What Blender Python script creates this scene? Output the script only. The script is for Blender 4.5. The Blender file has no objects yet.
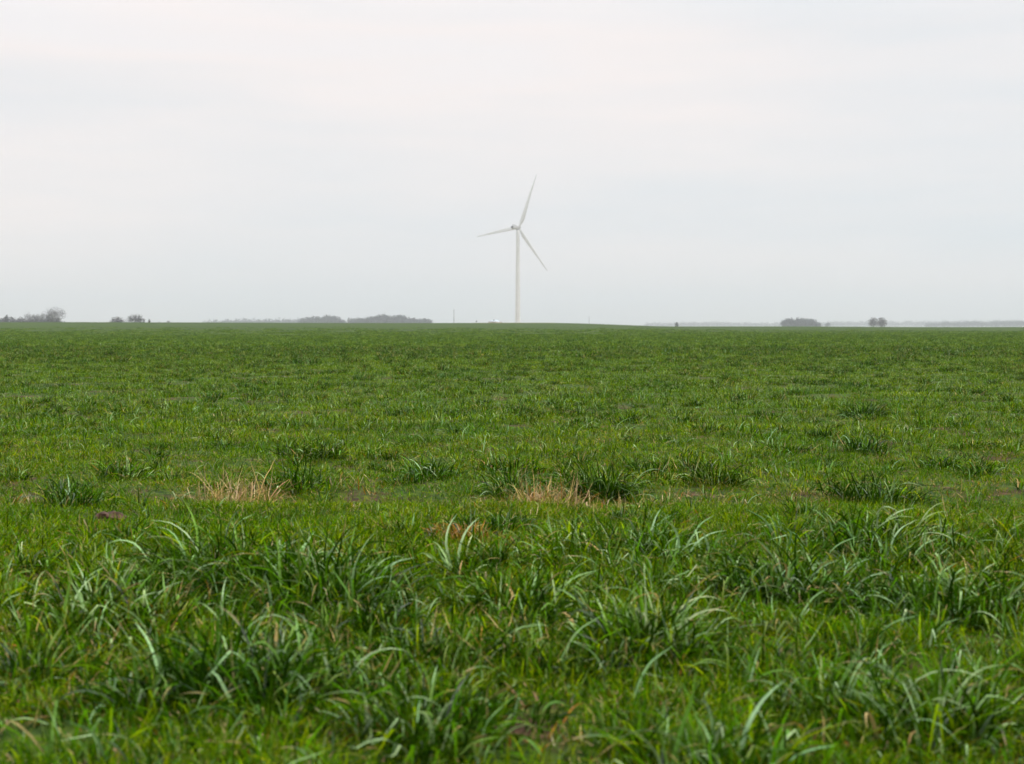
import bpy, math
import numpy as np

SC = bpy.context.scene
COL = SC.collection
R = math.radians
rng = np.random.default_rng(11)
F = 50.0 / 36.0 * 1024.0          # pixels per unit of tangent, 50 mm lens
CAM_H = 1.15


# ------------------------------------------------------------------ helpers
def tag(o, label=None, cat=None, group=None, kind=None):
    if label: o['label'] = label
    if cat: o['category'] = cat
    if group: o['group'] = group
    if kind: o['kind'] = kind
    return o


def mesh_from(name, v, faces, mat=None, col=None, smooth=True):
    """faces: list of (n,k) int arrays (k = 3 or 4)."""
    me = bpy.data.meshes.new(name)
    v = np.asarray(v, dtype=np.float32)
    me.vertices.add(len(v))
    me.vertices.foreach_set('co', v.ravel())
    loops, starts, tot, n = [], [], [], 0
    for f in faces:
        f = np.asarray(f, dtype=np.int32)
        if len(f) == 0: continue
        k = f.shape[1]
        loops.append(f.ravel())
        starts.append(np.arange(len(f)) * k + n)
        n += f.size
    loops = np.concatenate(loops); starts = np.concatenate(starts)
    me.loops.add(len(loops))
    me.loops.foreach_set('vertex_index', loops.astype(np.int32))
    me.polygons.add(len(starts))
    me.polygons.foreach_set('loop_start', starts.astype(np.int32))
    if smooth:
        me.polygons.foreach_set('use_smooth', np.ones(len(starts), dtype=bool))
    if col is not None:
        a = me.attributes.new('Col', 'FLOAT_COLOR', 'POINT')
        a.data.foreach_set('color', np.asarray(col, dtype=np.float32).ravel())
    me.update(calc_edges=True)
    me.validate()
    if mat: me.materials.append(mat)
    return me


def link(name, me, parent=None, loc=None, rotz=0.0):
    o = bpy.data.objects.new(name, me)
    COL.objects.link(o)
    if loc is not None: o.location = loc
    o.rotation_euler[2] = rotz
    if parent: o.parent = parent
    return o


def empty(name, loc, rotz=0.0):
    o = bpy.data.objects.new(name, None)
    COL.objects.link(o)
    o.location = loc; o.rotation_euler[2] = rotz
    o.empty_display_size = 0.3
    return o


def hash2(ix, iy, seed):
    h = (ix.astype(np.int64) * 374761393 + iy.astype(np.int64) * 668265263 + seed * 144665) & 0x7fffffff
    h = ((h ^ (h >> 13)) * 1274126177) & 0x7fffffff
    return ((h ^ (h >> 16)) & 0xffff) / 65535.0


def vnoise(x, y, scale, seed=0):
    x = np.asarray(x, float) / scale; y = np.asarray(y, float) / scale
    ix = np.floor(x); iy = np.floor(y); fx = x - ix; fy = y - iy
    fx = fx * fx * (3 - 2 * fx); fy = fy * fy * (3 - 2 * fy)
    a = hash2(ix, iy, seed); b = hash2(ix + 1, iy, seed)
    c = hash2(ix, iy + 1, seed); d = hash2(ix + 1, iy + 1, seed)
    return (a * (1 - fx) + b * fx) * (1 - fy) + (c * (1 - fx) + d * fx) * fy


def sstep(a, b, x):
    t = np.clip((np.asarray(x, float) - a) / (b - a), 0, 1)
    return t * t * (3 - 2 * t)


def height(x, y):
    """terrain: flat near field, low crest at 450 m (left and middle), a dome under the turbine."""
    x = np.asarray(x, float); y = np.asarray(y, float)
    near = sstep(60, 20, np.hypot(x, y))
    z = near * (0.05 * (vnoise(x, y, 1.7, 3) - .5) + 0.05 * (vnoise(x, y, .55, 4) - .5))
    # shallow tramline about nine metres out
    z = z - near * 0.04 * np.exp(-((y - 9.3) / .35) ** 2)
    d = 0.6 * (vnoise(x, y, 45, 6) - .5) * sstep(60, 160, y) * sstep(900, 400, y)
    crest = 2.35 + 0.35 * sstep(-20, -170, x) - 0.95 * sstep(12, 50, x) - .25 * sstep(45, 160, x)
    z = z + crest * sstep(130, 450, y) * sstep(760, 450, y) + 0.35 * d
    dome = 5.6 * np.exp(-(np.maximum(np.abs(x - 2) - 30, 0) / 55.0) ** 2) * sstep(800, 1420, y) * sstep(2300, 1560, y)
    return z + dome


def hz(x, y):
    return float(height(np.array([x]), np.array([y]))[0])


def at(px, d):
    """metres to the right for a compass bearing read off the photograph, at a real distance d."""
    return (px - 512.0) / F * d


# ------------------------------------------------------------------ materials
def new_mat(name):
    m = bpy.data.materials.new(name); m.use_nodes = True
    nt = m.node_tree
    return m, nt, nt.nodes['Principled BSDF'], nt.nodes['Material Output']


def N(nt, t, **kw):
    n = nt.nodes.new(t)
    for k, v in kw.items(): setattr(n, k, v)
    return n


def noise_mat(name, c1, c2, scale, rough=0.8, coords='Object', detail=4, bump=0.0):
    m, nt, p, out = new_mat(name)
    tc = N(nt, 'ShaderNodeTexCoord'); no = N(nt, 'ShaderNodeTexNoise')
    no.inputs['Scale'].default_value = scale; no.inputs['Detail'].default_value = detail
    nt.links.new(tc.outputs[coords], no.inputs['Vector'])
    cr = N(nt, 'ShaderNodeValToRGB')
    cr.color_ramp.elements[0].position = .3; cr.color_ramp.elements[1].position = .7
    cr.color_ramp.elements[0].color = (*c1, 1); cr.color_ramp.elements[1].color = (*c2, 1)
    nt.links.new(no.outputs['Fac'], cr.inputs['Fac'])
    nt.links.new(cr.outputs['Color'], p.inputs['Base Color'])
    p.inputs['Roughness'].default_value = rough
    if bump:
        b = N(nt, 'ShaderNodeBump'); b.inputs['Strength'].default_value = bump
        nt.links.new(no.outputs['Fac'], b.inputs['Height'])
        nt.links.new(b.outputs['Normal'], p.inputs['Normal'])
    return m


def leaf_mat(name, rough=0.38, trans=0.15, spec=0.55):
    m, nt, p, out = new_mat(name)
    at_ = N(nt, 'ShaderNodeAttribute', attribute_name='Col')
    geo = N(nt, 'ShaderNodeNewGeometry')
    no = N(nt, 'ShaderNodeTexNoise'); no.inputs['Scale'].default_value = .55; no.inputs['Detail'].default_value = 5
    nt.links.new(geo.outputs['Position'], no.inputs['Vector'])
    cr = N(nt, 'ShaderNodeValToRGB')
    e = cr.color_ramp.elements
    e[0].position = .32; e[0].color = (.60, .82, .85, 1)
    e[1].position = .68; e[1].color = (1.2, 1.1, .9, 1)
    nt.links.new(no.outputs['Fac'], cr.inputs['Fac'])
    mx = N(nt, 'ShaderNodeMix', data_type='RGBA', blend_type='MULTIPLY')
    mx.inputs['Factor'].default_value = .8
    nt.links.new(at_.outputs['Color'], mx.inputs['A']); nt.links.new(cr.outputs['Color'], mx.inputs['B'])
    nt.links.new(mx.outputs['Result'], p.inputs['Base Color'])
    p.inputs['Roughness'].default_value = rough
    gl = N(nt, 'ShaderNodeMath', operation='MULTIPLY'); gl.inputs[1].default_value = spec
    nt.links.new(at_.outputs['Alpha'], gl.inputs[0]); nt.links.new(gl.outputs[0], p.inputs['Specular IOR Level'])
    tr = N(nt, 'ShaderNodeBsdfTranslucent')
    hs = N(nt, 'ShaderNodeHueSaturation'); hs.inputs['Saturation'].default_value = 1.1; hs.inputs['Value'].default_value = 1.1
    nt.links.new(mx.outputs['Result'], hs.inputs['Color']); nt.links.new(hs.outputs['Color'], tr.inputs['Color'])
    ms = N(nt, 'ShaderNodeMixShader'); ms.inputs['Fac'].default_value = trans
    nt.links.new(p.outputs['BSDF'], ms.inputs[1]); nt.links.new(tr.outputs['BSDF'], ms.inputs[2])
    nt.links.new(ms.outputs['Shader'], out.inputs['Surface'])
    return m


M_LEAF = leaf_mat('grass_leaf')
M_STRAW = leaf_mat('dry_straw', rough=.6, trans=.2, spec=.25)
M_TWIG = noise_mat('bare_twigs', (.04, .034, .038), (.075, .062, .066), 1.5)
M_TWIG_DARK = noise_mat('dark_twigs', (.018, .016, .018), (.04, .034, .034), 1.5)
M_HAZY_WOOD = noise_mat('haze_tinted_foliage', (.016, .02, .030), (.036, .040, .056), .2)  # foliage tinted blue, so part of the distance haze is in the colour
M_BARK = noise_mat('bark', (.05, .042, .036), (.09, .075, .062), 3)


def ground_mat():
    m, nt, p, out = new_mat('field_ground')
    geo = N(nt, 'ShaderNodeNewGeometry')
    sep = N(nt, 'ShaderNodeSeparateXYZ'); nt.links.new(geo.outputs['Position'], sep.inputs[0])

    def noise(scale, detail=5, vec=None):
        n = N(nt, 'ShaderNodeTexNoise'); n.inputs['Scale'].default_value = scale; n.inputs['Detail'].default_value = detail
        nt.links.new(vec or geo.outputs['Position'], n.inputs['Vector']); return n

    def ramp(src, stops):
        c = N(nt, 'ShaderNodeValToRGB'); el = c.color_ramp.elements
        while len(el) < len(stops): el.new(.5)
        for e, (pos, colr) in zip(el, stops): e.position = pos; e.color = (*colr, 1)
        nt.links.new(src, c.inputs['Fac']); return c.outputs['Color']

    def mix(fac, a, b):
        x = N(nt, 'ShaderNodeMix', data_type='RGBA')
        if isinstance(fac, float): x.inputs['Factor'].default_value = fac
        else: nt.links.new(fac, x.inputs['Factor'])
        nt.links.new(a, x.inputs['A']); nt.links.new(b, x.inputs['B']); return x.outputs['Result']

    def mrange(src, a, b, c=0., d=1.):
        x = N(nt, 'ShaderNodeMapRange', interpolation_type='SMOOTHSTEP')
        for k, v in zip(('From Min', 'From Max', 'To Min', 'To Max'), (a, b, c, d)): x.inputs[k].default_value = v
        nt.links.new(src, x.inputs['Value']); return x.outputs['Result']

    soil = ramp(noise(9).outputs['Fac'], [(.3, (.022, .011, .005)), (.55, (.075, .042, .020)), (.75, (.16, .10, .052))])
    shaded_moss = ramp(noise(16).outputs['Fac'], [(.3, (.008, .022, .002)), (.5, (.034, .066, .004)), (.72, (.085, .115, .006))])  # green cover darkened to put contact shade under the grass into its colour
    near = mix(mrange(noise(2.4, 7).outputs['Fac'], .50, .64), shaded_moss, soil)
    # sown crop seen from afar: a closed green cover
    crop1 = ramp(noise(1.2, 8).outputs['Fac'], [(.3, (.022, .050, .004)), (.7, (.048, .080, .005))])
    crop2 = ramp(noise(.012, 5).outputs['Fac'], [(.35, (.026, .052, .005)), (.65, (.041, .068, .006))])
    crop = mix(.5, crop1, crop2)
    # worn tramline: a wandering strip of turned earth nine metres out
    off = N(nt, 'ShaderNodeMath', operation='MULTIPLY_ADD'); off.inputs[1].default_value = 1.0; off.inputs[2].default_value = -9.75
    nt.links.new(sep.outputs['Y'], off.inputs[0])
    wob = N(nt, 'ShaderNodeMath', operation='ADD')
    nt.links.new(off.outputs[0], wob.inputs[0]); nt.links.new(noise(.7, 2).outputs['Fac'], wob.inputs[1])
    ab = N(nt, 'ShaderNodeMath', operation='ABSOLUTE'); nt.links.new(wob.outputs[0], ab.inputs[0])
    strip = N(nt, 'ShaderNodeMath', operation='MULTIPLY')
    nt.links.new(mrange(ab.outputs[0], .35, .75, 1., 0.), strip.inputs[0]); nt.links.new(mrange(noise(2.6, 6).outputs['Fac'], .52, .62), strip.inputs[1])
    near = mix(strip.outputs[0], near, soil)
    c = mix(mrange(sep.outputs['Y'], 18, 90), near, crop)
    # straw-coloured stubble field on the low rise round the turbine, mixed ploughland far off
    bare = ramp(noise(.02).outputs['Fac'], [(.35, (.22, .19, .10)), (.65, (.30, .24, .15))])
    c = mix(mrange(sep.outputs['Y'], 1150, 1250), c, bare)
    far = ramp(noise(.0012, 2).outputs['Fac'], [(.42, (.05, .085, .03)), (.5, (.12, .11, .06)), (.58, (.06, .09, .03))])
    c = mix(mrange(sep.outputs['Y'], 1700, 1800), c, far)
    nt.links.new(c, p.inputs['Base Color'])
    p.inputs['Roughness'].default_value = .9
    p.inputs['Specular IOR Level'].default_value = .15
    bp = N(nt, 'ShaderNodeBump'); bp.inputs['Strength'].default_value = .6; bp.inputs['Distance'].default_value = .05
    nt.links.new(noise(14, 8).outputs['Fac'], bp.inputs['Height'])
    nt.links.new(bp.outputs['Normal'], p.inputs['Normal'])
    return m


# ------------------------------------------------------------------ ground sheet
def graded(lo_step, growth, limit):
    v, s = [0.0], lo_step
    while v[-1] < limit:
        v.append(v[-1] + s); s *= growth
    v[-1] = limit
    return np.array(v)


HALF = 8200.0
gx = graded(.16, 1.035, HALF); gx = np.concatenate([-gx[:0:-1], gx])
gyp = np.concatenate([np.arange(0, 16, .14), 16 + graded(.15, 1.035, HALF - 16)])
gyn = graded(.4, 1.09, HALF)
gy = np.concatenate([-gyn[:0:-1], gyp])
X, Y = np.meshgrid(gx, gy)
Z = height(X, Y)
nx, ny = len(gx), len(gy)
ii = (np.arange(ny - 1)[:, None] * nx + np.arange(nx - 1)[None, :]).ravel()
gm = mesh_from('ground', np.stack([X.ravel(), Y.ravel(), Z.ravel()], 1),
               [np.stack([ii, ii + 1, ii + nx + 1, ii + nx], 1)], ground_mat())
tag(link('ground', gm), 'wide green farm field rising gently to a low horizon', 'ground', kind='structure')


# ------------------------------------------------------------------ grass blades
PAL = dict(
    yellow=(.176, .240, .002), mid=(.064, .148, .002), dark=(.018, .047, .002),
    glauc_sheen=(.165, .27, .055), pale=(.33, .43, .21), straw=(.42, .30, .12), rust=(.30, .14, .025), pink=(.50, .34, .20))  # waxy and pale blade tones also paint in glossy sky highlights


def blades(n, g, Rb, L, W, tilt, curl, seg, mixp, across=2, kink=.15, outward=.8, tipdry=.1, tall_mid=0.0):
    a = g.uniform(0, 2 * np.pi, n); r = Rb * np.sqrt(g.uniform(0, 1, n))
    ph = a + g.normal(0, outward, n)
    le = g.uniform(*L, n) * (1 - tall_mid * r / Rb); wd = g.uniform(*W, n)
    t0 = g.uniform(*tilt, n) * (.35 + .65 * r / Rb); k = g.uniform(*curl, n)
    dph = g.normal(0, .35, n); tw = g.normal(0, .9, n)
    sk = g.uniform(.35, .75, n); ka = np.where(g.uniform(0, 1, n) < kink, g.uniform(.8, 1.9, n), 0)
    names = list(mixp); pr = np.array([mixp[q] for q in names], float); pr /= pr.sum()
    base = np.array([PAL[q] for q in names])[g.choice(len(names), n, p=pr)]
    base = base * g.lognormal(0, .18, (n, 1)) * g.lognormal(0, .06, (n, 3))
    dryt = g.uniform(0, 1, n) < tipdry
    gloss = np.where(g.uniform(0, 1, n) < .16, g.uniform(.6, 1.2, n), .0)[:, None]
    tone = g.lognormal(0, .10, (seg + 1, n, 1))
    P = np.stack([r * np.cos(a), r * np.sin(a), np.full(n, -.01)], 1)
    bend = np.cumsum(g.normal(0, .5 / max(seg, 3) ** .8, (seg + 1, n)), 0); side_ = np.cumsum(g.normal(0, .45 / max(seg, 3) ** .8, (seg + 1, n)), 0)
    V, C = [], []
    for j in range(seg + 1):
        s = j / seg
        th = np.clip(t0 + k * s ** 1.4 + ka * (s > sk) + bend[j], -2.6, 2.6)
        p = ph + dph * s + side_[j]
        T = np.stack([np.sin(th) * np.cos(p), np.sin(th) * np.sin(p), np.cos(th)], 1)
        S = np.stack([-np.sin(p), np.cos(p), np.zeros(n)], 1)
        Nn = np.cross(S, T)
        tau = (tw * s)[:, None]
        S2 = S * np.cos(tau) + Nn * np.sin(tau); N2 = np.cross(S2, T)
        w = wd * min(1, .55 + 2.2 * s) * max(0.04, (1 - s ** 2.6)) * .5
        w = w[:, None]
        row = [P - S2 * w, P + N2 * w * .45, P + S2 * w] if across == 3 else [P - S2 * w, P + S2 * w]
        cc = base * tone[j]
        if s > .75: cc[dryt] = np.array(PAL['straw']) * .8
        c4 = np.concatenate([cc, gloss], 1)
        V += row; C += [c4] * across
        P = P + T * (le / seg)[:, None]
        P[:, 2] = np.maximum(P[:, 2], .004 + .01 * s)
    V = np.stack(V, 1); C = np.stack(C, 1)           # n, (seg+1)*across, 3
    per = (seg + 1) * across
    q = []
    for j in range(seg):
        for i in range(across - 1):
            o = j * across + i
            q.append([o, o + 1, o + across + 1, o + across])
    q = np.array(q)
    Fq = (np.arange(n)[:, None, None] * per + q[None]).reshape(-1, 4)
    return V.reshape(-1, 3), Fq, C.reshape(-1, 4)


def join(parts):
    V, Fs, C, o = [], [], [], 0
    for v, f, c in parts:
        V.append(v); Fs.append(f + o); C.append(c); o += len(v)
    return np.concatenate(V), [np.concatenate(Fs)], np.concatenate(C)


MIX_CARPET = dict(yellow=.48, mid=.38, dark=.12, glauc_sheen=.03, pale=.006, straw=.010, rust=.010)
MIX_MID = dict(yellow=.40, mid=.38, dark=.17, glauc_sheen=.07, pale=.022, straw=.003)
MIX_COARSE = dict(yellow=.22, mid=.38, dark=.22, glauc_sheen=.13, pale=.06, straw=.008, rust=.006)
MIX_TUFT = dict(yellow=.04, mid=.30, dark=.54, glauc_sheen=.13, pale=.085, straw=.004)
MIX_DARK = dict(mid=.22, dark=.66, glauc_sheen=.06, pale=.035, yellow=.03)
MIX_DRY = dict(straw=.36, pink=.38, rust=.10, yellow=.08, mid=.10)


def protos(kind, count, make):
    c = bpy.data.collections.new(kind)
    for i in range(count):
        v, f, col = join(make(np.random.default_rng(100 * i + len(kind))))
        o = bpy.data.objects.new(kind, mesh_from(kind, v, f, M_LEAF, col))
        c.objects.link(o)
    return c


def gn_scatter(name, coll, pts, rot, scl, idx, label, cat):
    me = bpy.data.meshes.new(name)
    me.vertices.add(len(pts)); me.vertices.foreach_set('co', np.asarray(pts, np.float32).ravel())
    for nm, ty, arr, key in (('rot', 'FLOAT_VECTOR', rot, 'vector'), ('scl', 'FLOAT', scl, 'value'), ('pick', 'INT', idx, 'value')):
        a = me.attributes.new(nm, ty, 'POINT')
        a.data.foreach_set(key, np.asarray(arr, np.int32 if ty == 'INT' else np.float32).ravel())
    o = link(name, me)
    ng = bpy.data.node_groups.new(name, 'GeometryNodeTree')
    ng.interface.new_socket('Geometry', in_out='INPUT', socket_type='NodeSocketGeometry')
    ng.interface.new_socket('Geometry', in_out='OUTPUT', socket_type='NodeSocketGeometry')
    gi = ng.nodes.new('NodeGroupInput'); go = ng.nodes.new('NodeGroupOutput')
    ci = ng.nodes.new('GeometryNodeCollectionInfo')
    ci.inputs['Collection'].default_value = coll
    ci.inputs['Separate Children'].default_value = True; ci.inputs['Reset Children'].default_value = True
    ip = ng.nodes.new('GeometryNodeInstanceOnPoints'); ip.inputs['Pick Instance'].default_value = True

    def named(nm, ty):
        x = ng.nodes.new('GeometryNodeInputNamedAttribute'); x.data_type = ty
        x.inputs['Name'].default_value = nm; return x.outputs['Attribute']
    L = ng.links.new
    L(gi.outputs[0], ip.inputs['Points']); L(ci.outputs['Instances'], ip.inputs['Instance'])
    L(named('pick', 'INT'), ip.inputs['Instance Index'])
    L(named('rot', 'FLOAT_VECTOR'), ip.inputs['Rotation'])
    L(named('scl', 'FLOAT'), ip.inputs['Scale'])
    L(ip.outputs['Instances'], go.inputs[0])
    md = o.modifiers.new('scatter', 'NODES'); md.node_group = ng
    tag(o, label, cat, kind='stuff')
    return o


def wedge(n, d0, d1, margin, g):
    """n random points between distances d0 and d1 ahead, a bit wider than the view."""
    k = .40
    y = g.uniform(d0, d1, 4 * n); half = k * y + margin
    keep = g.uniform(0, 1, 4 * n) < half / (k * d1 + margin)
    y = y[keep][:n]; half = half[keep][:n]
    return g.uniform(-1, 1, len(y)) * half, y


def gap(x, y):
    """1 where the thin bare tramline and bald spots leave soil showing."""
    t = 1.1 * np.exp(-((y - 9.3 - .25 * (vnoise(x, y, 2.0, 21) - .5)) / .4) ** 2) * sstep(.58, .82, vnoise(x, y, .55, 22))
    b = np.maximum(sstep(.84, .96, vnoise(x, y, .8, 23)) * .6, sstep(.62, .84, vnoise(x, y, .42, 24)) * sstep(8.2, 7.2, y))
    hole = 1.2 * np.exp(-(((x + .24) / .2) ** 2 + ((y - 7.9) / .5) ** 2))
    hole = np.maximum(hole, 1.2 * np.exp(-(((x + 2.34) / .2) ** 2 + ((y - 8.1) / .45) ** 2)))
    return np.clip(np.maximum(np.maximum(t, b), hole), 0, .95)


def rots(n, g, lean=.08):
    return np.stack([g.normal(0, lean, n), g.normal(0, lean, n), g.uniform(0, 2 * np.pi, n)], 1)


g = np.random.default_rng(5)
# -- short carpet close by
CARPET = protos('short_grass_plant', 7, lambda q: [
    blades(16, q, .13, (.04, .10), (.0026, .0046), (.1, 1.1), (.2, 1.5), 4, MIX_CARPET, kink=.08),
    blades(10, q, .13, (.04, .11), (.0040, .0080), (.4, 1.3), (.4, 1.9), 5, dict(yellow=.42, mid=.40, dark=.14, glauc_sheen=.04), across=3, kink=.2, tipdry=.03),
    blades(4, q, .13, (.02, .06), (.004, .009), (1.1, 1.55), (.0, .5), 3, dict(straw=.4, rust=.4, pink=.3), kink=.1)])
xa, ya = wedge(17000, 2.2, 9.2, 2.2, g); xb, yb = wedge(25000, 9.2, 22, 2.8, g); kb = g.uniform(0, 1, len(xb)) > sstep(11, 22, yb); xb, yb = xb[kb], yb[kb]
x = np.concatenate([xa, xb]); y = np.concatenate([ya, yb])
keep = g.uniform(0, 1, len(x)) > gap(x, y) * .95
x, y = x[keep], y[keep]
n = len(x)
gn_scatter('short_grass', CARPET, np.stack([x, y, height(x, y)], 1), rots(n, g), g.uniform(.75, 1.3, n) * (1 - .30 * sstep(7.5, 8.8, y)), g.integers(0, 7, n),
           'low yellow-green grass carpeting the near part of the field', 'grass')

# -- coarse longer plants close by: the ungrazed margin in the foreground, thinner beyond the tramline
def coarse_plant(q, m): return [
    blades(6, q, .08, (.10, .27), (.0045, .0120), (.05, .85), (.3, 1.5), 7, m, across=3, kink=.12, tipdry=.12),
    blades(13, q, .08, (.12, .31), (.0045, .0115), (.2, 1.1), (1.0, 2.6), 9, m, across=3, kink=.40, tipdry=.12),
    blades(6, q, .08, (.08, .22), (.0022, .0040), (.1, .9), (.1, 1.2), 6, MIX_CARPET, across=2, kink=.2, tipdry=.2)]


COARSE = protos('coarse_grass_plant', 12, lambda q: coarse_plant(q, MIX_COARSE if q.uniform() < .5 else MIX_TUFT))
DARKP = [i for i in range(12) if np.random.default_rng(100 * i + len('coarse_grass_plant')).uniform() >= .5]
LIGHTP = [i for i in range(12) if i not in DARKP]
CL = [(-1.0, 5.85, .80, .62, 1.0), (-.62, 5.6, .55, .6, 1.0), (.46, 4.85, .30, .36, 1.0), (1.22, 5.95, .62, .5, 1.0), (1.72, 5.5, .5, .5, .9),
      (-.20, 3.8, .30, .3, .9), (-.85, 4.2, .55, .4, .95), (1.15, 4.0, .40, .35, .8), (-1.6, 5.3, .5, .5, .6), (.62, 6.8, .55, .4, .7),
      (1.9, 7.2, .8, .5, .8), (.05, 5.5, .32, .35, .7), (-1.45, 3.7, .35, .3, .6), (.55, 3.5, .3, .25, .5), (-.25, 6.4, .3, .3, .4)]
x, y = wedge(11500, 2.2, 8.7, 2.2, g)
nz = .6 * vnoise(x, y, .55, 31) + .4 * vnoise(x, y, .25, 32)
dens = .07 + .50 * sstep(.52, .76, nz) * (1 - .8 * sstep(6.4, 7.0, y) * sstep(.3, -.3, x))
core = np.zeros(len(x))
for (cx_, cy_, rx_, ry_, a_) in CL:
    core = np.maximum(core, np.exp(-(((x - cx_) / rx_) ** 2 + ((y - cy_) / ry_) ** 2) * 1.6))
    dens = np.maximum(dens, a_ * np.exp(-(((x - cx_) / rx_) ** 2 + ((y - cy_) / ry_) ** 2) * 1.6) * (.25 + .75 * sstep(.3, .55, nz)))
dens = dens * (1 - .5 * sstep(7.9, 8.6, y)) * (1 - .97 * np.exp(-(((x + .24) / .34) ** 2 + ((y - 7.45) / .6) ** 2)))
keep = (g.uniform(0, 1, len(x)) < dens) & (g.uniform(0, 1, len(x)) > gap(x, y))
c1 = core[keep]; x1, y1 = x[keep], y[keep]; s1 = g.uniform(.65, 1.1, len(x1)) * (.78 + .62 * c1) * (1 - .35 * sstep(7.2, 8.4, y1))
x, y = wedge(8000, 8.6, 26, 3, g)
dens = .10 + .55 * sstep(.50, .74, .6 * vnoise(x, y, 1.0, 33) + .4 * vnoise(x, y, .4, 34))
keep = (g.uniform(0, 1, len(x)) < dens) & (g.uniform(0, 1, len(x)) > gap(x, y))
x2, y2 = x[keep], y[keep]; s2 = g.uniform(.5, .85, len(x2))
x = np.concatenate([x1, x2]); y = np.concatenate([y1, y2]); s = np.concatenate([s1, s2]); n = len(x)
gn_scatter('coarse_grass', COARSE, np.stack([x, y, height(x, y)], 1), rots(n, g, .15), s,
           np.where(np.concatenate([c1, np.full(len(x2), .35)]) > g.uniform(.1, .8, n), g.choice(DARKP, n), g.choice(LIGHTP, n)),  # darker plants in clump cores put deep shade into the blade colour
           'longer arching green grass blades thick along the foreground margin', 'grass')


# -- tufts
def tuft_parts(q, n=70, Rb=.11, L=(.13, .33), W=(.006, .012), seg=7, across=3, m=MIX_TUFT):
    return [blades(n, q, Rb, L, W, (.05, 1.15), (.6, 2.2), seg, m, across=across, kink=.25, outward=1.0, tall_mid=.25, tipdry=.04),
            blades(n // 6, q, Rb, (.08, .2), (.004, .007), (.9, 1.5), (0, .6), 4, dict(straw=.5, rust=.3, yellow=.2), across=across)]


TUFT = protos('dense_tuft', 8, lambda q: tuft_parts(q, int(q.uniform(80, 170)), q.uniform(.10, .22), (.08, .22), m=MIX_DARK))
x, y = wedge(900, 2.4, 8.4, 2, g)
keep = g.uniform(0, 1, len(x)) < .05 + .9 * sstep(.58, .78, vnoise(x, y, 1.1, 41))
x1, y1 = x[keep], y[keep]; s1 = g.uniform(.7, 1.1, len(x1))
x, y = wedge(11000, 9.7, 80, 5, g)
keep = g.uniform(0, 1, len(x)) < .30 + .6 * sstep(.55, .75, vnoise(x, y, 1.6, 42))
x2, y2 = x[keep], y[keep]; s2 = g.lognormal(-.42, .28, len(x2)) * (1 + .35 * sstep(20, 60, y2))
x = np.concatenate([x1, x2]); y = np.concatenate([y1, y2]); s = np.concatenate([s1, s2]); n = len(x)
gn_scatter('tufted_grass', TUFT, np.stack([x, y, height(x, y)], 1), rots(n, g, .1), s, g.integers(0, 8, n),
           'small dark green tufts dotted all over the field', 'grass')

# -- middle field
MIDP = protos('field_grass_patch', 6, lambda q: [
    blades(175, q, .5, (.03, .09), (.004, .009), (.4, 1.4), (.2, 1.5), 3, MIX_MID, kink=.1, tipdry=.02),
    blades(16, q, .5, (.08, .16), (.006, .010), (.1, 1.0), (.5, 2.2), 5, MIX_COARSE, kink=.2, tipdry=.02),
    ])
x, y = wedge(10000, 10.3, 65, 5, g)
keep = (g.uniform(0, 1, len(x)) > .35 * sstep(.6, .9, vnoise(x, y, 1.3, 51))) & (g.uniform(0, 1, len(x)) < .45 + .55 * sstep(10, 18, y))
x, y = x[keep], y[keep]; n = len(x)
gn_scatter('field_grass', MIDP, np.stack([x, y, height(x, y)], 1), rots(n, g, .02), g.uniform(.75, 1.15, n), g.integers(0, 6, n),
           'even green crop grass covering the middle of the field', 'grass')

# -- far field
FARP = protos('distant_grass_patch', 5, lambda q: [
    blades(230, q, 1.6, (.06, .12), (.012, .022), (.3, 1.3), (.2, 1.0), 2, dict(MIX_MID, yellow=.75, dark=.08), kink=0, tipdry=0),
    blades(40, q, 1.6, (.08, .15), (.010, .018), (.1, 1.), (.2, 1.2), 3, MIX_COARSE, kink=0, tipdry=0)]
    + [[(v + np.array([q.uniform(-1.2, 1.2), q.uniform(-1.2, 1.2), 0]), f, c) for v, f, c in
        [blades(38, q, .25, (.09, .21), (.010, .018), (.1, 1.1), (.2, 1.2), 3, MIX_DARK, kink=0)]][0] for _ in range(2)])
x, y = wedge(15000, 58, 300, 12, g)
keep = g.uniform(0, 1, len(x)) > sstep(110, 300, y)
x, y = x[keep], y[keep]
n = len(x)
gn_scatter('distant_grass', FARP, np.stack([x, y, height(x, y)], 1), rots(n, g, .0), g.uniform(.8, 1.2, n), g.integers(0, 5, n),
           'fine green crop grass running out towards the horizon', 'grass')


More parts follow.
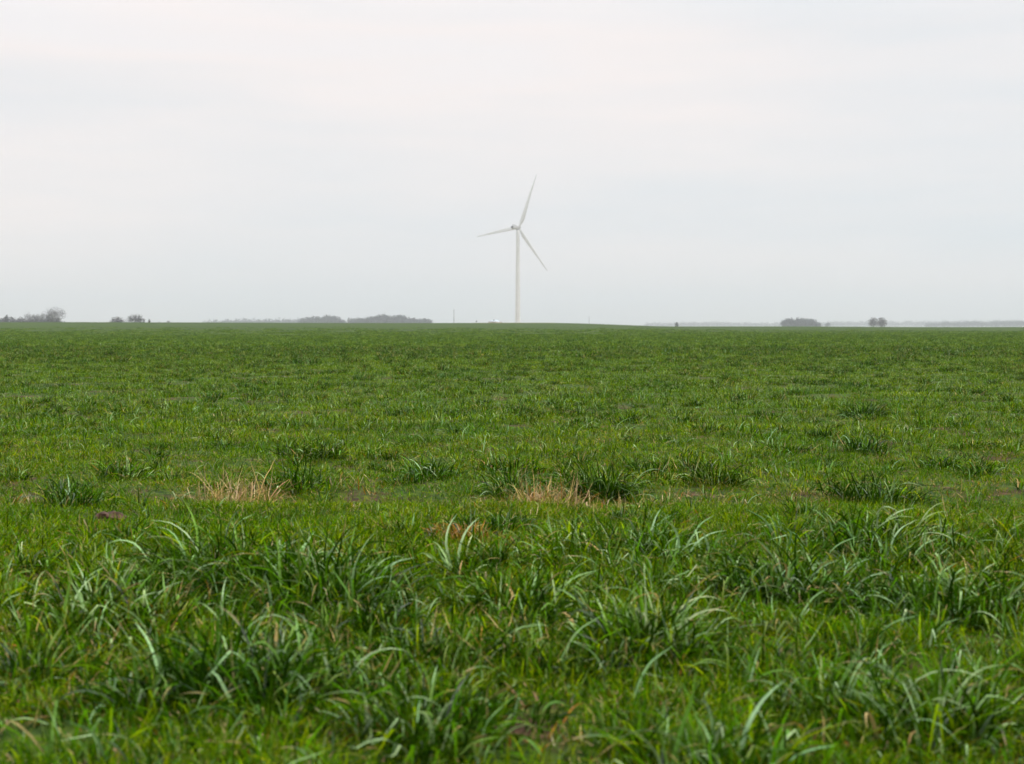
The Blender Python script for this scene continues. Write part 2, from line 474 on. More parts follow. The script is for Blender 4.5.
# ------------------------------------------------------------------ tufts one can point at
def tuft_obj(px, d, width, ht, seed, label, n=90, mixp=MIX_TUFT, mat=None, name='grass_tuft', cat='grass tuft', W=(.006, .0105)):
    q = np.random.default_rng(seed)
    n = int(n * 2.4)
    if name == 'grass_tuft' and 'dark' in label and d > 7: mixp = dict(MIX_TUFT, dark=1.0)
    if d < 7: ht *= 1.08; width *= 1.22; W = (.0065, .0125)
    v, f, c = join([blades(int(n * .75), q, width * .46, (ht * .6, ht * 1.6), W, (.2, 1.25), (.9, 2.6), 9, mixp, across=3, kink=.35, outward=1.1, tall_mid=.3, tipdry=.08),
                    blades(int(n * .40), q, width * .40, (ht * .4, ht * 1.15), W, (.05, 1.0), (.1, 1.4), 7, mixp, across=3, kink=.2, outward=.9, tall_mid=.3, tipdry=.08),
                    blades(n // 6, q, width * .33, (.06, .16), (.004, .007), (1.0, 1.5), (0, .6), 4, dict(straw=.5, rust=.3, yellow=.2), across=3)])
    x = at(px, d)
    o = link(name, mesh_from(name, v, f, mat or M_LEAF, c), loc=(x, d, hz(x, d)))
    o.rotation_euler = (q.normal(0, .09), q.normal(.05, .10), 0)
    tag(o, label, cat, 'tall tufts of grass' if name == 'grass_tuft' else None)
    return o


T = [
    (598, 9.55, .52, .33, 'dark upright tuft just behind the straw right of centre', 240),
    (862, 17.6, .52, .26, 'lone dark tuft in the short grass on the right', 190),
    (880, 9.3, .80, .27, 'wide dark tuft below the lone tuft on the right', 170),
    (715, 10.2, .52, .22, 'rounded tuft between the dark upright tuft and the wide tuft', 110),
    (300, 10.0, .56, .27, 'dark tuft directly right of the large dry straw bunch', 120),
    (515, 9.7, .45, .24, 'green tuft left of the small dry straw bunch', 100),
    (74, 8.95, .42, .24, 'spreading tuft at the far left beside the brown clod', 90),
    (122, 10.5, .44, .22, 'tuft behind the brown clod left of the dry straw', 90),
    (432, 10.5, .48, .24, 'low tuft midway between the two dry straw bunches', 80),
    (228, 6.2, .62, .29, 'very large dark arching tuft in the left foreground', 190),
    (322, 5.6, .55, .33, 'tall pale-tipped tuft at the right end of the large left foreground tuft', 170),
    (648, 4.75, .42, .26, 'dense dark tuft low in the foreground right of centre', 150),
    (800, 5.9, .70, .24, 'broad tuft in the right foreground with dark shaded base', 170),
    (955, 5.5, .55, .25, 'tuft of bent blades near the right edge of the foreground', 130),
    (425, 3.75, .36, .22, 'blurred clump at the bottom of the picture left of centre', 120),
    (215, 4.3, .55, .27, 'blurred long-bladed tuft low in the left foreground', 160),
    (505, 5.5, .36, .22, 'thin tuft in the middle of the foreground', 70),
    (940, 3.9, .36, .24, 'blurred clump in the bottom right corner', 110),
    (110, 5.6, .45, .24, 'tuft of pale drooping blades at the left of the foreground', 110),
]
for i, (px, d, w, h, lab, n) in enumerate(T):
    tuft_obj(px, d, w, h, 300 + i, lab, n)

for i, (px, d, w, h, lab, n) in enumerate([
        (232, 9.3, .58, .34, 'large bunch of dry straw-coloured stalks on the left of the tramline', 330),
        (550, 9.15, .46, .25, 'small bunch of dry pinkish straw in front of the dark upright tuft', 300)]):
    q = np.random.default_rng(700 + i)
    v, f, c = join([blades(n, q, w * .48, (h * .35, h * 1.3), (.003, .0075), (.4, 1.5), (-.6, 1.7), 7, MIX_DRY, across=3, kink=.5, outward=1.6)])
    x = at(px, d)
    o = link('dry_grass_bunch', mesh_from('dry_grass_bunch', v, f, M_STRAW, c), loc=(x, d, hz(x, d)))
    tag(o, lab, 'dry grass', 'bunches of dry straw')


# withered litter: dead leaves lying along the tramline and between the foreground plants
LITTER = protos('withered_leaves', 6, lambda q: [
    blades(11, q, .09, (.05, .15), (.003, .008), (.5, 1.45), (-.3, 1.0), 5, dict(straw=.4, pink=.3, rust=.3), across=3, kink=.4, outward=1.6)])
xa = g.uniform(-7, 7, 900); ya = 9.15 + g.normal(0, .38, 900) + .9 * (vnoise(xa, xa * 0, 1.5, 61) - .5)
ka = g.uniform(0, 1, 900) / (1 - .75 * sstep(.6, 1.2, xa)) < sstep(.55, .85, vnoise(xa, ya, .6, 62))
xb, yb = wedge(1500, 2.4, 8.8, 2, g)
kb = g.uniform(0, 1, len(xb)) < .04 + .7 * sstep(.72, .92, vnoise(xb, yb, .45, 63))
x = np.concatenate([xa[ka], xb[kb]]); y = np.concatenate([ya[ka], yb[kb]]); n = len(x)
gn_scatter('withered_leaves', LITTER, np.stack([x, y, height(x, y)], 1), rots(n, g, .15), g.uniform(.6, 1.25, n), g.integers(0, 6, n),
           'scattered withered brown and straw-coloured leaves low in the grass', 'dead leaves')
tuft_obj(468, 7.35, .46, .12, 390, 'low withered brown and dark patch in short grass left of centre', 190, mixp=dict(dark=.45, rust=.40, straw=.15), name='withered_patch', cat='withered patch')

# ------------------------------------------------------------------ clod of earth
def lump(name, sx, sy, sz, mat, seed, nu=28, nv=14, rough=.28):
    u = np.linspace(0, 2 * np.pi, nu, endpoint=False); w = np.linspace(0.02, np.pi - .02, nv)
    U, Wv = np.meshgrid(u, w)
    x = np.cos(U) * np.sin(Wv); y_ = np.sin(U) * np.sin(Wv); z = np.cos(Wv)
    k = 1 + rough * (vnoise(x * 2 + z * 3 + 20, y_ * 2 - z + 20, .6, seed) - .5) + rough * .6 * (vnoise(x * 2 - z + 9, y_ * 2 + 2 * z + 9, .22, seed + 1) - .5)
    # close the seam exactly: noise depends on position only
    V = np.stack([(x * k * sx).ravel(), (y_ * k * sy).ravel(), (z * k * sz).ravel()], 1)
    fs = []
    for j in range(nv - 1):
        for i in range(nu):
            a = j * nu + i; b = j * nu + (i + 1) % nu
            fs.append([a, a + nu, b + nu, b])
    caps = [[0, i, i + 1] for i in range(1, nu - 1)] + [[(nv - 1) * nu, (nv - 1) * nu + i + 1, (nv - 1) * nu + i] for i in range(1, nu - 1)]
    return mesh_from(name, V, [np.array(fs), np.array(caps)], mat, smooth=False)


M_EARTH = noise_mat('earth', (.030, .015, .008), (.105, .052, .026), 30, .95, detail=8, bump=.5)
x = at(108, 8.25)
tag(link('earth_clod', lump('earth_clod', .085, .07, .04, M_EARTH, 5, rough=.9), loc=(x, 8.25, hz(x, 8.25) + .015)),
    'brown clod of earth lying in the grass left of the dry straw', 'clod')


# ------------------------------------------------------------------ trees
def tubes(segs, k=4):
    """segs: rows p0(3) p1(3) r0 r1 -> verts, quads"""
    s = np.array(segs, float)
    p0, p1, r0, r1 = s[:, :3], s[:, 3:6], s[:, 6], s[:, 7]
    d = p1 - p0; d /= np.linalg.norm(d, axis=1, keepdims=True) + 1e-9
    ref = np.where(np.abs(d[:, 2:3]) > .9, np.array([[1., 0, 0]]), np.array([[0, 0, 1.]]))
    a = np.cross(d, ref); a /= np.linalg.norm(a, axis=1, keepdims=True) + 1e-9
    b = np.cross(d, a)
    ang = np.arange(k) * 2 * np.pi / k
    ring = a[:, None] * np.cos(ang)[None, :, None] + b[:, None] * np.sin(ang)[None, :, None]
    V = np.concatenate([p0[:, None] + ring * r0[:, None, None], p1[:, None] + ring * r1[:, None, None]], 1)
    n = len(s); i = np.arange(k); j = (i + 1) % k
    q = np.stack([i, j, j + k, i + k], 1)
    Fq = (np.arange(n)[:, None, None] * 2 * k + q[None]).reshape(-1, 4)
    return V.reshape(-1, 3), Fq


def grow(g, H, spread, levels, nb, trunk_frac, r0):
    trunk, crown = [], []
    th = H * trunk_frac
    steps = 4
    p = np.zeros(3); p[2] = -.4
    for i in range(steps):
        q = p + np.array([g.normal(0, .02 * H), g.normal(0, .02 * H), (th + .4) / steps])
        trunk.append([*p, *q, r0 * (1 - .12 * i), r0 * (1 - .12 * (i + 1))]); p = q
    top = p

    def rec(p, d, L, r, lev):
        n = 2 if lev > 0 else 1
        q = p
        for i in range(n):
            d = d + g.normal(0, .16, 3); d[2] += .05; d = d / np.linalg.norm(d)
            e = q + d * L / n
            crown.append([*q, *e, r, r * .72]); q = e; r = r * .72
            if lev > 0:
                for _ in range(nb if i == n - 1 else max(1, nb - 2)):
                    a = g.normal(0, 1, 3); a -= d * a.dot(d); a /= np.linalg.norm(a)
                    sp = g.uniform(.45, .95)
                    nd = d * math.cos(sp) + a * math.sin(sp)
                    rec(q, nd, L * g.uniform(.58, .78), r * .7, lev - 1)
    for i in range(8):
        az = i * 2 * np.pi / 7 + g.normal(0, .3); el = g.uniform(.25, 1.35) if i else 1.5
        d = np.array([math.cos(az) * math.cos(el) * spread, math.sin(az) * math.cos(el) * spread, math.sin(el)])
        d /= np.linalg.norm(d)
        s = np.array(trunk[-1 - (i % 2)][3:6]) if i else top
        rec(s, d, (H - th) * .42, r0 * .42, levels)
    return trunk, crown


def scale_crown(tr, cr, H, Wd):
    """fit the grown tree to height H and width Wd."""
    c = np.array(cr)
    mx_, my_ = np.median(c[:, 3]), np.median(c[:, 4]); zt = c[:, 5].max()
    for rows in (tr, cr):                       # straighten a lopsided crown over its trunk
        for r_ in rows:
            for o_ in (0, 3):
                k_ = min(max(r_[o_ + 2], 0) / (zt * .6), 1)
                r_[o_] -= mx_ * k_; r_[o_ + 1] -= my_ * k_
    c = np.array(cr)
    zm = max(c[:, 5].max(), .1); wm = np.percentile(np.abs(c[:, 3]), 96)
    fz = H / zm; fw = (Wd / 2) / wm
    for rows in (tr, cr):
        for r_ in rows:
            r_[0] *= fw; r_[1] *= fw; r_[3] *= fw; r_[4] *= fw; r_[2] *= fz; r_[5] *= fz
    return tr, cr


def crown_cloud(g, cx, cy, cz, rx, ry, rz, n, size, thin=.45):
    """n small twig-and-leaf sprays through an uneven ellipsoid volume"""
    K = 13; fi = np.arange(K) + .5
    zz = 1 - 2 * fi / K; th = fi * 2.39996 + g.uniform(0, 6.28)
    lob = np.stack([np.cos(th) * np.sqrt(1 - zz * zz), np.sin(th) * np.sqrt(1 - zz * zz), zz], 1) + g.normal(0, .16, (K, 3))
    lob = lob * g.uniform(.36, .60, (K, 1)); lr = g.uniform(.34, .56, K)
    w = g.integers(0, K, n)
    dvec = g.normal(0, 1, (n, 3)); dvec /= np.linalg.norm(dvec, axis=1, keepdims=True)
    p = lob[w] + dvec * (lr[w] * g.uniform(.2, 1, n) ** .5)[:, None]
    ful = g.uniform(0, 1, n) < .4
    p[ful] = (dvec * (g.uniform(0, 1, n) ** .45 * .97)[:, None])[ful]
    p = p * np.array([rx, ry, rz]) + np.array([cx, cy, cz])
    a = g.normal(0, 1, (n, 3)); a /= np.linalg.norm(a, axis=1, keepdims=True)
    b = g.normal(0, 1, (n, 3)); b -= a * (a * b).sum(1, keepdims=True); b /= np.linalg.norm(b, axis=1, keepdims=True)
    s = (size * g.uniform(.5, 1.2, n))[:, None]
    V = np.stack([p - a * s, p - b * s * thin, p + a * s, p + b * s * thin], 1).reshape(-1, 3)
    return V, np.arange(4 * n).reshape(-1, 4)


def leafy_tree(px, d, H, Wd, seed, label, mat=M_TWIG, name='round_tree', cat='tree', group=None, n=1500, low=.12, size=None, thin=.45):
    g = np.random.default_rng(seed)
    x = at(px, d); root = empty(name, (x, d, hz(x, d))); tag(root, label, cat, group)
    tr, cr = grow(g, H * .8, 1.2, 2, 3, .3, H * .025)
    tr, cr = scale_crown(tr, cr, H * .85, Wd * .75)
    v, f = tubes(tr + cr, 5); link('trunk', mesh_from('trunk', v, [f], M_BARK), root)
    V, Fq = crown_cloud(g, 0, 0, H * (low + (1 - low) * .5), Wd * .5, Wd * .5, H * (1 - low) * .5, n, size or H * .05, thin)
    link('crown', mesh_from('crown', V, [Fq], mat), root)
    return root


def wood(name, spots, d, depth, seed, label, mat, n=260, cat='wood'):
    """a far-off wood: rows of crowns on trunks in one mass; spots = (px, height, width)"""
    g = np.random.default_rng(seed)
    V, Fs, o = [], [], 0
    tv = []
    for (px, H, Wd) in spots:
        dd = d + g.uniform(0, depth); x = at(px, dd); z = hz(x, dd)
        v, f = crown_cloud(g, x, dd, z + H * .56, Wd * .5, Wd * .5, H * .48, n, H * .075)
        V.append(v); Fs.append(f + o); o += len(v)
        tv.append([x, dd, z - .3, x + g.normal(0, .3), dd, z + H * .7, H * .022, H * .01])
    v, f = tubes(tv, 5); V.append(v); Fs.append(f + o)
    me = mesh_from(name, np.concatenate(V), [np.concatenate(Fs)], mat)
    return tag(link(name, me), label, cat, kind='stuff')


def row(px0, px1, H0, H1, Wd, step, seed, prof=None):
    g = np.random.default_rng(seed); out = []
    px = px0
    while px <= px1:
        t = (px - px0) / max(px1 - px0, 1e-6)
        h = (H0 + (H1 - H0) * t) if prof is None else np.interp(px, *zip(*prof))
        out.append((px + g.normal(0, step * .3), h * g.uniform(.74, 1.08), Wd * g.uniform(.8, 1.25)))
        px += step
    return out


# left group
D = 1250.0
wood('hedgerow', row(-20, 66, 8.3, 7.3, 7, 1.6, 1, [(-20, 10.2), (12, 10), (28, 9.0), (44, 9), (49, 10.8), (58, 10.2), (66, 7.0)]) , D, 25, 2,
     'low purplish hedgerow along the horizon under the bare trees at far left', M_TWIG, 260, 'hedge')
GB = 'bare trees above the left hedgerow'
leafy_tree(55.5, D, 19.5, 20, 21, 'tallest bare round-headed tree above the left hedgerow', name='bare_tree', group=GB, n=1900, low=.28, size=1.15, thin=.06)
leafy_tree(49, D + 8, 15.0, 10, 22, 'narrow bare tree close on the left of the tallest bare tree', name='bare_tree', group=GB, n=700, low=.2, size=1.0, thin=.1)
leafy_tree(42, D + 5, 13.8, 10, 23, 'middle-sized bare tree second to the left of the tallest tree', name='bare_tree', group=GB, n=700, low=.2, size=1.0, thin=.1)
leafy_tree(36.5, D - 5, 13.2, 9, 24, 'smallest bare tree in the middle of the left hedgerow', name='bare_tree', group=GB, n=700, low=.2, size=1.0, thin=.1)
leafy_tree(30, D + 3, 14.4, 13, 25, 'leftmost bare fan-shaped tree over the left hedgerow', name='bare_tree', group=GB, n=700, low=.2, size=1.0, thin=.1)
leafy_tree(7, D - 10, 12.6, 3.8, 26, 'small dark knob of a tree over the hedgerow at the left edge', M_TWIG_DARK, 'small_tree', n=500)
# bush and tree between
D = 900.0
leafy_tree(118, D, 8.3, 11.5, 31, 'rounded dark bush on the horizon left of the small spiky tree', M_TWIG, 'bush', 'bush', n=1300, low=.02)
leafy_tree(126.5, D + 5, 5.4, 4.5, 36, 'low pale bush trailing off the rounded dark bush', M_TWIG, 'bush', 'bush', n=300, low=.02)
leafy_tree(136.2, D, 9.8, 12.0, 32, 'small dark spiky tree alone on the horizon at left', M_TWIG_DARK, name='small_tree', n=800, low=.2, size=.8, thin=.16)
leafy_tree(141, D + 4, 7.0, 3.4, 33, 'thin pale shrub right beside the small spiky tree', M_TWIG, 'shrub', 'shrub', n=90, low=.05)
leafy_tree(144.2, D + 2, 6.8, 1.6, 34, 'narrow upright shrub between the spiky tree and the dark stump', M_TWIG, 'shrub', 'shrub', n=220, low=.05)
leafy_tree(149.5, 640, 4.3, 1.2, 35, 'tiny black stump-like shrub on the crest right of the spiky tree', M_TWIG_DARK, 'shrub', 'shrub', n=500, low=.02)
leafy_tree(159.5, D, 5.0, 2.2, 37, 'very small shrub between the black stump and the flat pale shrub', M_TWIG, 'shrub', 'shrub', n=200, low=.02)
leafy_tree(168.5, 1500, 8.6, 4.6, 38, 'flat pale shrub on the horizon left of the long low wood', M_TWIG, 'shrub', 'shrub', n=300, low=.4)
# woods left of the turbine
wood('distant_wood', row(205, 304, 9, 16, 14, 1.3, 5, [(205, 18), (222, 20.5), (260, 22.5), (285, 24), (304, 24)]), 3400, 120, 51,
     'long thin blue-grey strip of woodland left of the two dark woods', M_HAZY_WOOD, 150)
wood('distant_wood', row(301, 343, 9, 16, 13, 1.1, 6, [(301, 17.5), (310, 20), (325, 21.5), (338, 21.5), (343, 17)]), 2500, 90, 52,
     'flat-topped blue-grey wood left of the largest dark wood', M_HAZY_WOOD, 260)
wood('distant_wood', row(353, 430, 9, 16, 12, 1.0, 7, [(353, 14.5), (362, 17), (374, 19.5), (379, 22.5), (386, 23), (389, 20), (398, 20.5), (404, 22), (407, 20), (409, 16.6), (420, 16.2), (428, 15.5), (431, 13)]), 2300, 90, 53,
     'largest dark blue-grey wood with a humped top left of the turbine', M_HAZY_WOOD, 300)
leafy_tree(348.8, 2400, 18.5, 5.5, 54, 'first pale bare tree in the gap between the two dark woods', M_TWIG, 'distant_tree', n=160, low=.35, size=1.0)
leafy_tree(351.5, 2420, 18, 5.0, 58, 'second pale bare tree in the gap between the two dark woods', M_TWIG, 'distant_tree', n=160, low=.35, size=1.0)
leafy_tree(360.2, 2380, 18.5, 5.0, 55, 'pale bare tree at the left end of the largest wood', M_TWIG, 'distant_tree', n=200, low=.3, size=1.0)
wood('distant_wood', row(344, 356, 13, 13, 9, 1.2, 8), 2450, 40, 56, 'low scrub filling the gap between the two dark woods', M_HAZY_WOOD, 120, 'scrub')
leafy_tree(476.5, 1350, 2.6, 2.2, 57, 'tiny bush on the straw-coloured rise left of the turbine', M_TWIG_DARK, 'bush', 'bush', n=300, low=.02)
# right side
wood('distant_wood', row(645, 1060, 9, 9, 34, 1.2, 9, [(640, 18), (660, 23), (700, 26), (760, 22), (830, 27), (900, 28), (960, 30), (1060, 32)]), 5600, 300, 61,
     'faint hazy strip of woodland running along the whole right horizon', M_HAZY_WOOD, 120)
wood('distant_wood', row(925, 1070, 9, 9, 22, 1.1, 10, [(925, 13), (945, 17), (985, 18), (1010, 22), (1070, 23)]), 3800, 200, 62,
     'nearer darker strip of woodland at the right edge of the horizon', M_HAZY_WOOD, 130)
wood('distant_wood', row(783, 819, 9, 9, 11, .9, 11, [(783, 13.5), (786, 15.2), (797, 15.2), (805, 15), (813, 13.2), (819, 9)]), 2100, 60, 63,
     'compact rounded blue-grey wood right of the turbine', M_HAZY_WOOD, 330)
leafy_tree(827.5, 2600, 11, 12, 64, 'small hazy tree just right of the compact rounded wood', M_HAZY_WOOD, 'distant_tree', n=900)
leafy_tree(676.5, 1500, 6.6, 4.6, 65, 'small round dark tree alone between turbine and rounded wood', M_HAZY_WOOD, 'round_tree', n=1200, low=.05)
leafy_tree(872.8, 1550, 12.6, 11.5, 66, 'left one of the close pair of trees on the right horizon', M_TWIG, 'round_tree', group='pair of trees', n=1100, low=.02)
leafy_tree(881.5, 1540, 12.2, 12.5, 67, 'right one of the close pair of trees on the right horizon', M_TWIG, 'round_tree', group='pair of trees', n=1500, low=.0)


# ------------------------------------------------------------------ wind turbine
def lathe(prof, k=32):
    """prof: (r, z) rows -> closed tube round z"""
    a = np.arange(k) * 2 * np.pi / k
    V = np.concatenate([np.stack([r * np.cos(a), r * np.sin(a), np.full(k, z)], 1) for r, z in prof])
    fs = []
    for j in range(len(prof) - 1):
        i = np.arange(k); n = (i + 1) % k
        fs.append(np.stack([j * k + i, j * k + n, (j + 1) * k + n, (j + 1) * k + i], 1))
    caps = [[0, i + 1, i] for i in range(1, k - 1)]; o = (len(prof) - 1) * k
    caps += [[o, o + i, o + i + 1] for i in range(1, k - 1)]
    return V, [np.concatenate(fs), np.array(caps)]


M_WHITE = noise_mat('turbine_paint', (.54, .54, .53), (.60, .60, .59), .15, .45)
M_NAC = noise_mat('nacelle_paint', (.34, .34, .335), (.40, .40, .395), .4, .4)
M_DARK = noise_mat('turbine_dark_trim', (.05, .05, .055), (.08, .08, .085), 2, .5)

D = 1500.0
tx = at(517.8, D); tz = hz(tx, D)
HUB = CAM_H + (327.2 - 228.0) / F * D - tz      # hub height above the rise
turb = empty('wind_turbine', (tx, D, tz))
tag(turb, 'tall white three-bladed wind turbine standing alone on the horizon', 'wind turbine')
yaw = R(37.5)                                    # rotor axis points right and away from the viewer
ax = np.array([math.sin(yaw), math.cos(yaw), 0]); side = np.array([math.cos(yaw), -math.sin(yaw), 0])
up = np.array([0, 0, 1.0])
prof = [(2.8, -1.0)] + [(2.8 - 1.0 * (i / 20), (HUB - 2.2) * i / 20) for i in range(21)]
v, f = lathe(prof, 40); link('tower', mesh_from('tower', v, f, M_WHITE), turb)
v, f = lathe([(3.9, -.6), (3.9, .15), (3.3, .35)], 32); link('foundation', mesh_from('foundation', v, f, noise_mat('concrete', (.3, .29, .27), (.4, .38, .36), 1)), turb)
v, f = lathe([(1.86, HUB - 2.3), (1.86, HUB - 1.95)], 32); link('yaw_ring', mesh_from('yaw_ring', v, f, M_DARK), turb)


def superbox(L0, L1, w, h, k=24, rows=9):
    """rounded nacelle body along the rotor axis, from L0 (rear) to L1 (front)"""
    V, fs = [], []
    for j in range(rows):
        t = j / (rows - 1)
        s = min(1, .82 + 1.5 * t) * (1 - .22 * max(0, t - .75) / .25)
        if j in (0, rows - 1): s *= .86
        for i in range(k):
            a = 2 * np.pi * i / k
            c, sn = math.cos(a), math.sin(a)
            e = .45
            yy = math.copysign(abs(c) ** e, c) * w * s; zz = math.copysign(abs(sn) ** e, sn) * h * s
            V.append(ax * (L0 + (L1 - L0) * t) + side * yy + up * (zz + HUB))
    for j in range(rows - 1):
        for i in range(k):
            n = (i + 1) % k
            fs.append([j * k + i, (j + 1) * k + i, (j + 1) * k + n, j * k + n])
    caps = [[0, i, i + 1] for i in range(1, k - 1)]; o = (rows - 1) * k
    caps += [[o, o + i + 1, o + i] for i in range(1, k - 1)]
    return np.array(V), [np.array(fs), np.array(caps)]


v, f = superbox(-9.8, .5, 1.9, 1.95)
nac = link('nacelle', mesh_from('nacelle', v, f, M_NAC), turb)


def obox(c, la, ls, lu):
    V = np.array([c + ax * (a * la) + side * (b * ls) + up * (d * lu) for a in (-.5, .5) for b in (-.5, .5) for d in (-.5, .5)])
    fs = np.array([[0, 1, 3, 2], [4, 6, 7, 5], [0, 4, 5, 1], [2, 3, 7, 6], [0, 2, 6, 4], [1, 5, 7, 3]])
    return V, [fs]


v, f = obox(ax * -9.62 + up * (HUB + .1), .5, 3.0, 2.3); link('rear_vent', mesh_from('rear_vent', v, f, M_DARK, smooth=False), nac)
v, f = obox(ax * -7 + up * (HUB + 2.3), 2.6, 2.6, .9); link('cooler', mesh_from('cooler', v, f, M_NAC, smooth=False), nac)
v, f = tubes([[*(ax * -3.2 + up * (HUB + 1.8)), *(ax * -3.2 + up * (HUB + 4.3)), .14, .1]], 6)
link('weather_mast', mesh_from('weather_mast', v, [f], M_NAC), nac)

HC = ax * 2.0 + up * HUB
# spinner hub, tilted into the axis direction
k, V, fs = 28, [], []
hp = [(1.3, -1.9), (1.75, -1.5), (1.9, -.3), (1.85, .6), (1.5, 1.5), (.9, 2.2), (.25, 2.55), (.03, 2.6)]
for r, z in hp:
    for i in range(k):
        a = 2 * np.pi * i / k
        V.append(HC + ax * z + side * (r * math.cos(a)) + up * (r * math.sin(a)))
for j in range(len(hp) - 1):
    for i in range(k):
        n = (i + 1) % k; fs.append([j * k + i, j * k + n, (j + 1) * k + n, (j + 1) * k + i])
link('hub', mesh_from('hub', np.array(V), [np.array(fs)], noise_mat('hub_paint', (.28,.28,.28), (.33,.33,.33), .6, .4)), turb)

RB = 59.0


def blade(theta):
    rad = side * math.cos(theta) + up * math.sin(theta)
    tan = -side * math.sin(theta) + up * math.cos(theta)
    st = [0, .02, .05, .09, .14, .2, .28, .38, .5, .62, .74, .84, .92, .97, 1.0]
    ch = [2.0, 2.0, 2.3, 3.2, 4.0, 4.15, 3.75, 3.2, 2.65, 2.15, 1.7, 1.35, 1.05, .75, .12]
    tk = [1, 1, .85, .6, .42, .33, .27, .24, .21, .19, .18, .17, .16, .15, .14]
    V, fs, k = [], [], 20
    for s, c, t in zip(st, ch, tk):
        tw = R(16) * (1 - s) ** 2 + R(4)
        cd = tan * math.cos(tw) - ax * math.sin(tw); nd = ax * math.cos(tw) + tan * math.sin(tw)
        bend = -ax * (-1.6 * s * s)
        rnd = max(0, 1 - s / .12)
        for i in range(k):
            a = 2 * np.pi * i / k
            xx = .5 * math.cos(a); air = xx * .92 - .2 * (1 - rnd)
            yy = .5 * math.sin(a) * t * (1 if rnd > .5 else (.62 + .75 * (.5 - xx) ** .8 * .6 if xx < .5 else .62))
            V.append(HC + rad * (1.2 + (RB - 1.2) * s) + bend + cd * (air * c * 1.18) + nd * (yy * c * 1.1))
    for j in range(len(st) - 1):
        for i in range(k):
            n = (i + 1) % k; fs.append([j * k + i, j * k + n, (j + 1) * k + n, (j + 1) * k + i])
    o = (len(st) - 1) * k
    return np.array(V), [np.array(fs), np.array([[o, o + i, o + i + 1] for i in range(1, k - 1)])]


for th in (68.3, 187.3, 308):
    v, f = blade(R(th)); link('blade', mesh_from('blade', v, f, M_WHITE), turb)


# ------------------------------------------------------------------ poles and the sheeted heap
M_POLE = noise_mat('pole_wood', (.10, .09, .085), (.16, .15, .14), 2)
for px, dd, h, lab in ((454, 1050, 9.9, 'thin pole on the horizon left of the wind turbine'),
                       (589, 1300, 5.9, 'thin faint pole on the horizon right of the wind turbine')):
    x = at(px, dd); z = hz(x, dd)
    p = empty('utility_pole', (x, dd, z)); tag(p, lab, 'pole', 'thin poles')
    h = h + (CAM_H + (327.2 - 323) / F * dd - z)
    v, f = lathe([(.17, -.5), (.15, h * .5), (.11, h)], 8); link('shaft', mesh_from('shaft', v, f, M_POLE), p)
    v, f = lathe([(.12, h), (.14, h + .1), (.03, h + .35)], 8); link('cap', mesh_from('cap', v, f, M_DARK), p)

M_SHEET = noise_mat('pale_sheet', (.42, .50, .58), (.55, .62, .68), .3, .5)
M_HEAP = noise_mat('heap_earth', (.20, .16, .12), (.30, .24, .18), .3, .9)
dd = 1380; x = at(495, dd); z = hz(x, dd)
hp_ = empty('field_heap', (x, dd, z)); tag(hp_, 'low heap under a pale bluish sheet on the rise left of the turbine', 'heap')
link('heap_body', lump('heap_body', 6.8, 4.0, 1.6, M_HEAP, 71), hp_)
link('sheet', lump('sheet', 5.6, 3.4, 2.55, M_SHEET, 72, rough=.2), hp_)
link('weight_pile', lump('weight_pile', .9, .9, .8, M_DARK, 73), hp_, loc=(-.8, -1.0, 2.2))

# ------------------------------------------------------------------ haze
hb = np.array([[sx * (HALF + 120), sy * (HALF + 120), zz] for zz in (-2.0, 185.0) for sy in (-1, 1) for sx in (-1, 1)])
hf = np.array([[0, 2, 3, 1], [4, 5, 7, 6], [0, 1, 5, 4], [2, 6, 7, 3], [0, 4, 6, 2], [1, 3, 7, 5]])
mh = bpy.data.materials.new('haze'); mh.use_nodes = True
nt = mh.node_tree; nt.nodes.clear()
o = nt.nodes.new('ShaderNodeOutputMaterial'); pv = nt.nodes.new('ShaderNodeVolumePrincipled')
pv.inputs['Color'].default_value = (.895, .94, 1.0, 1)
pv.inputs['Density'].default_value = 0.00022
pv.inputs['Anisotropy'].default_value = 0.7
nt.links.new(pv.outputs[0], o.inputs['Volume'])
tag(link('haze', mesh_from('haze', hb, [hf], mh, smooth=False)), 'thin pale haze lying over the whole field', 'haze', kind='stuff')

# ------------------------------------------------------------------ sky, sun
SUN_EL, SUN_AZ = R(46), R(105)       # azimuth clockwise from the view direction (+Y): right, a little behind
w = bpy.data.worlds.new('World'); SC.world = w; w.use_nodes = True
nt = w.node_tree; nt.nodes.clear()
out = nt.nodes.new('ShaderNodeOutputWorld')
sky = nt.nodes.new('ShaderNodeTexSky'); sky.sky_type = 'NISHITA'; sky.sun_disc = False
sky.sun_elevation = SUN_EL; sky.sun_rotation = SUN_AZ
b1 = nt.nodes.new('ShaderNodeBackground'); b1.inputs['Strength'].default_value = .1
nt.links.new(sky.outputs[0], b1.inputs['Color'])
tc = nt.nodes.new('ShaderNodeTexCoord')
mp = nt.nodes.new('ShaderNodeMapping'); mp.inputs['Scale'].default_value = (1.0, 1.0, 6.5); mp.inputs['Location'].default_value = (.3, .1, .4)
mp.inputs['Rotation'].default_value = (0, R(3), 0)
nt.links.new(tc.outputs['Generated'], mp.inputs['Vector'])
no = nt.nodes.new('ShaderNodeTexNoise'); no.inputs['Scale'].default_value = 1.6; no.inputs['Detail'].default_value = 5; no.inputs['Roughness'].default_value = .5
nt.links.new(mp.outputs[0], no.inputs['Vector'])
cr = nt.nodes.new('ShaderNodeValToRGB'); e = cr.color_ramp.elements
e[0].position = .30; e[0].color = (.715, .768, .805, 1)
e[1].position = .60; e[1].color = (.938, .867, .845, 1)
e3 = e.new(.86); e3.color = (.87, .88, .905, 1)
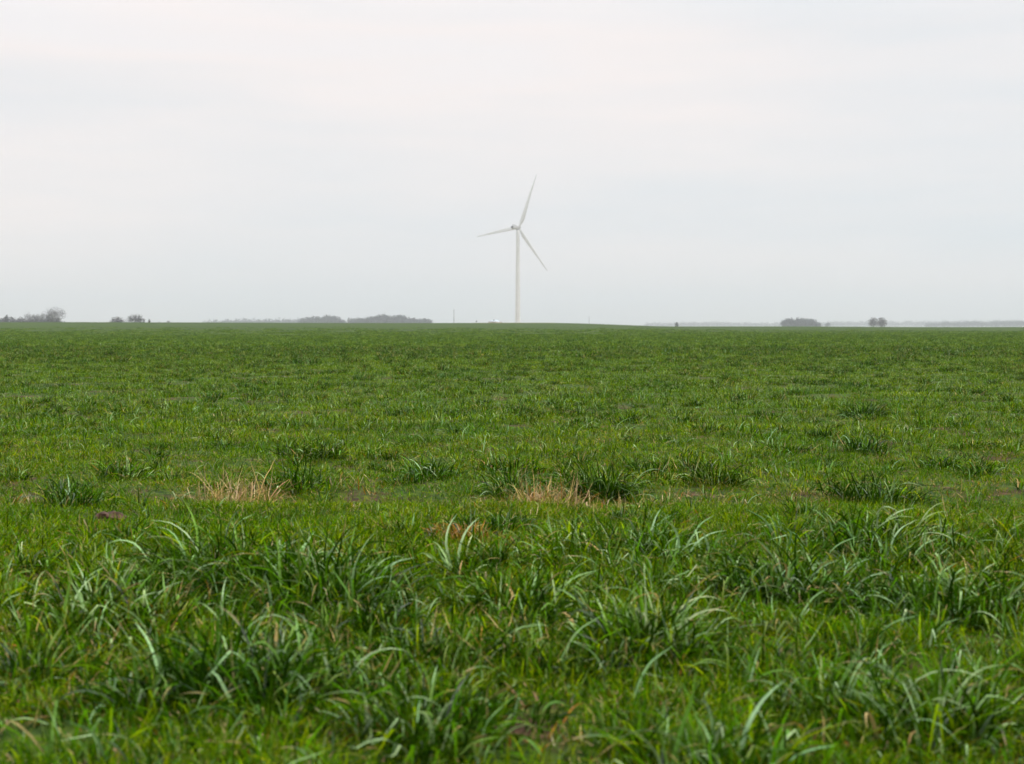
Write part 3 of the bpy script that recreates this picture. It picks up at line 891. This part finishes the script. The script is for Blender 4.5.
sz = nt.nodes.new('ShaderNodeSeparateXYZ'); nt.links.new(tc.outputs['Generated'], sz.inputs[0])
hi = nt.nodes.new('ShaderNodeMath'); hi.operation = 'MULTIPLY_ADD'; hi.inputs[1].default_value = .95; hi.inputs[2].default_value = -.10
nt.links.new(sz.outputs['Z'], hi.inputs[0])
ad = nt.nodes.new('ShaderNodeMath'); ad.operation = 'ADD'
nt.links.new(no.outputs['Fac'], ad.inputs[0]); nt.links.new(hi.outputs[0], ad.inputs[1])
nt.links.new(ad.outputs[0], cr.inputs['Fac'])
b2 = nt.nodes.new('ShaderNodeBackground'); b2.inputs['Strength'].default_value = 1.0
nt.links.new(cr.outputs['Color'], b2.inputs['Color'])
# an overcast sky is brighter towards the zenith
sx = nt.nodes.new('ShaderNodeSeparateXYZ'); nt.links.new(tc.outputs['Generated'], sx.inputs[0])
mr = nt.nodes.new('ShaderNodeMapRange')
for k_, v_ in zip(('From Min', 'From Max', 'To Min', 'To Max'), (.2, 1.0, 1.0, 2.8)): mr.inputs[k_].default_value = v_
nt.links.new(sx.outputs['Z'], mr.inputs['Value']); nt.links.new(mr.outputs[0], b2.inputs['Strength'])
ms = nt.nodes.new('ShaderNodeMixShader'); ms.inputs['Fac'].default_value = .97
nt.links.new(b1.outputs[0], ms.inputs[1]); nt.links.new(b2.outputs[0], ms.inputs[2])
nt.links.new(ms.outputs[0], out.inputs['Surface'])

sun = bpy.data.lights.new('sun', 'SUN'); sun.energy = 1.5; sun.angle = R(12); sun.color = (1, .965, .92)
so = bpy.data.objects.new('sun', sun); COL.objects.link(so)
so.location = (0, 0, 60)
so.rotation_euler = (math.pi / 2 - SUN_EL, 0, math.pi - SUN_AZ)

# ------------------------------------------------------------------ camera
cam = bpy.data.cameras.new('camera'); cam.lens = 50; cam.sensor_width = 36
cam.clip_start = .05; cam.clip_end = 30000
cam.dof.use_dof = True; cam.dof.focus_distance = 16; cam.dof.aperture_fstop = 3.9
co = bpy.data.objects.new('camera', cam); COL.objects.link(co)
co.location = (0, 0, CAM_H + hz(0, 0)); co.rotation_euler = (math.pi / 2 - math.atan((382 - 327.2) / F), 0, 0)
SC.camera = co

vs = SC.view_settings
vs.view_transform = 'Standard'; vs.look = 'None'; vs.gamma = 1; vs.exposure = .05; vs.use_curve_mapping = False
cy = SC.cycles
cy.max_bounces = 6; cy.diffuse_bounces = 2; cy.glossy_bounces = 2; cy.transmission_bounces = 3; cy.volume_bounces = 3
cy.use_denoising = True
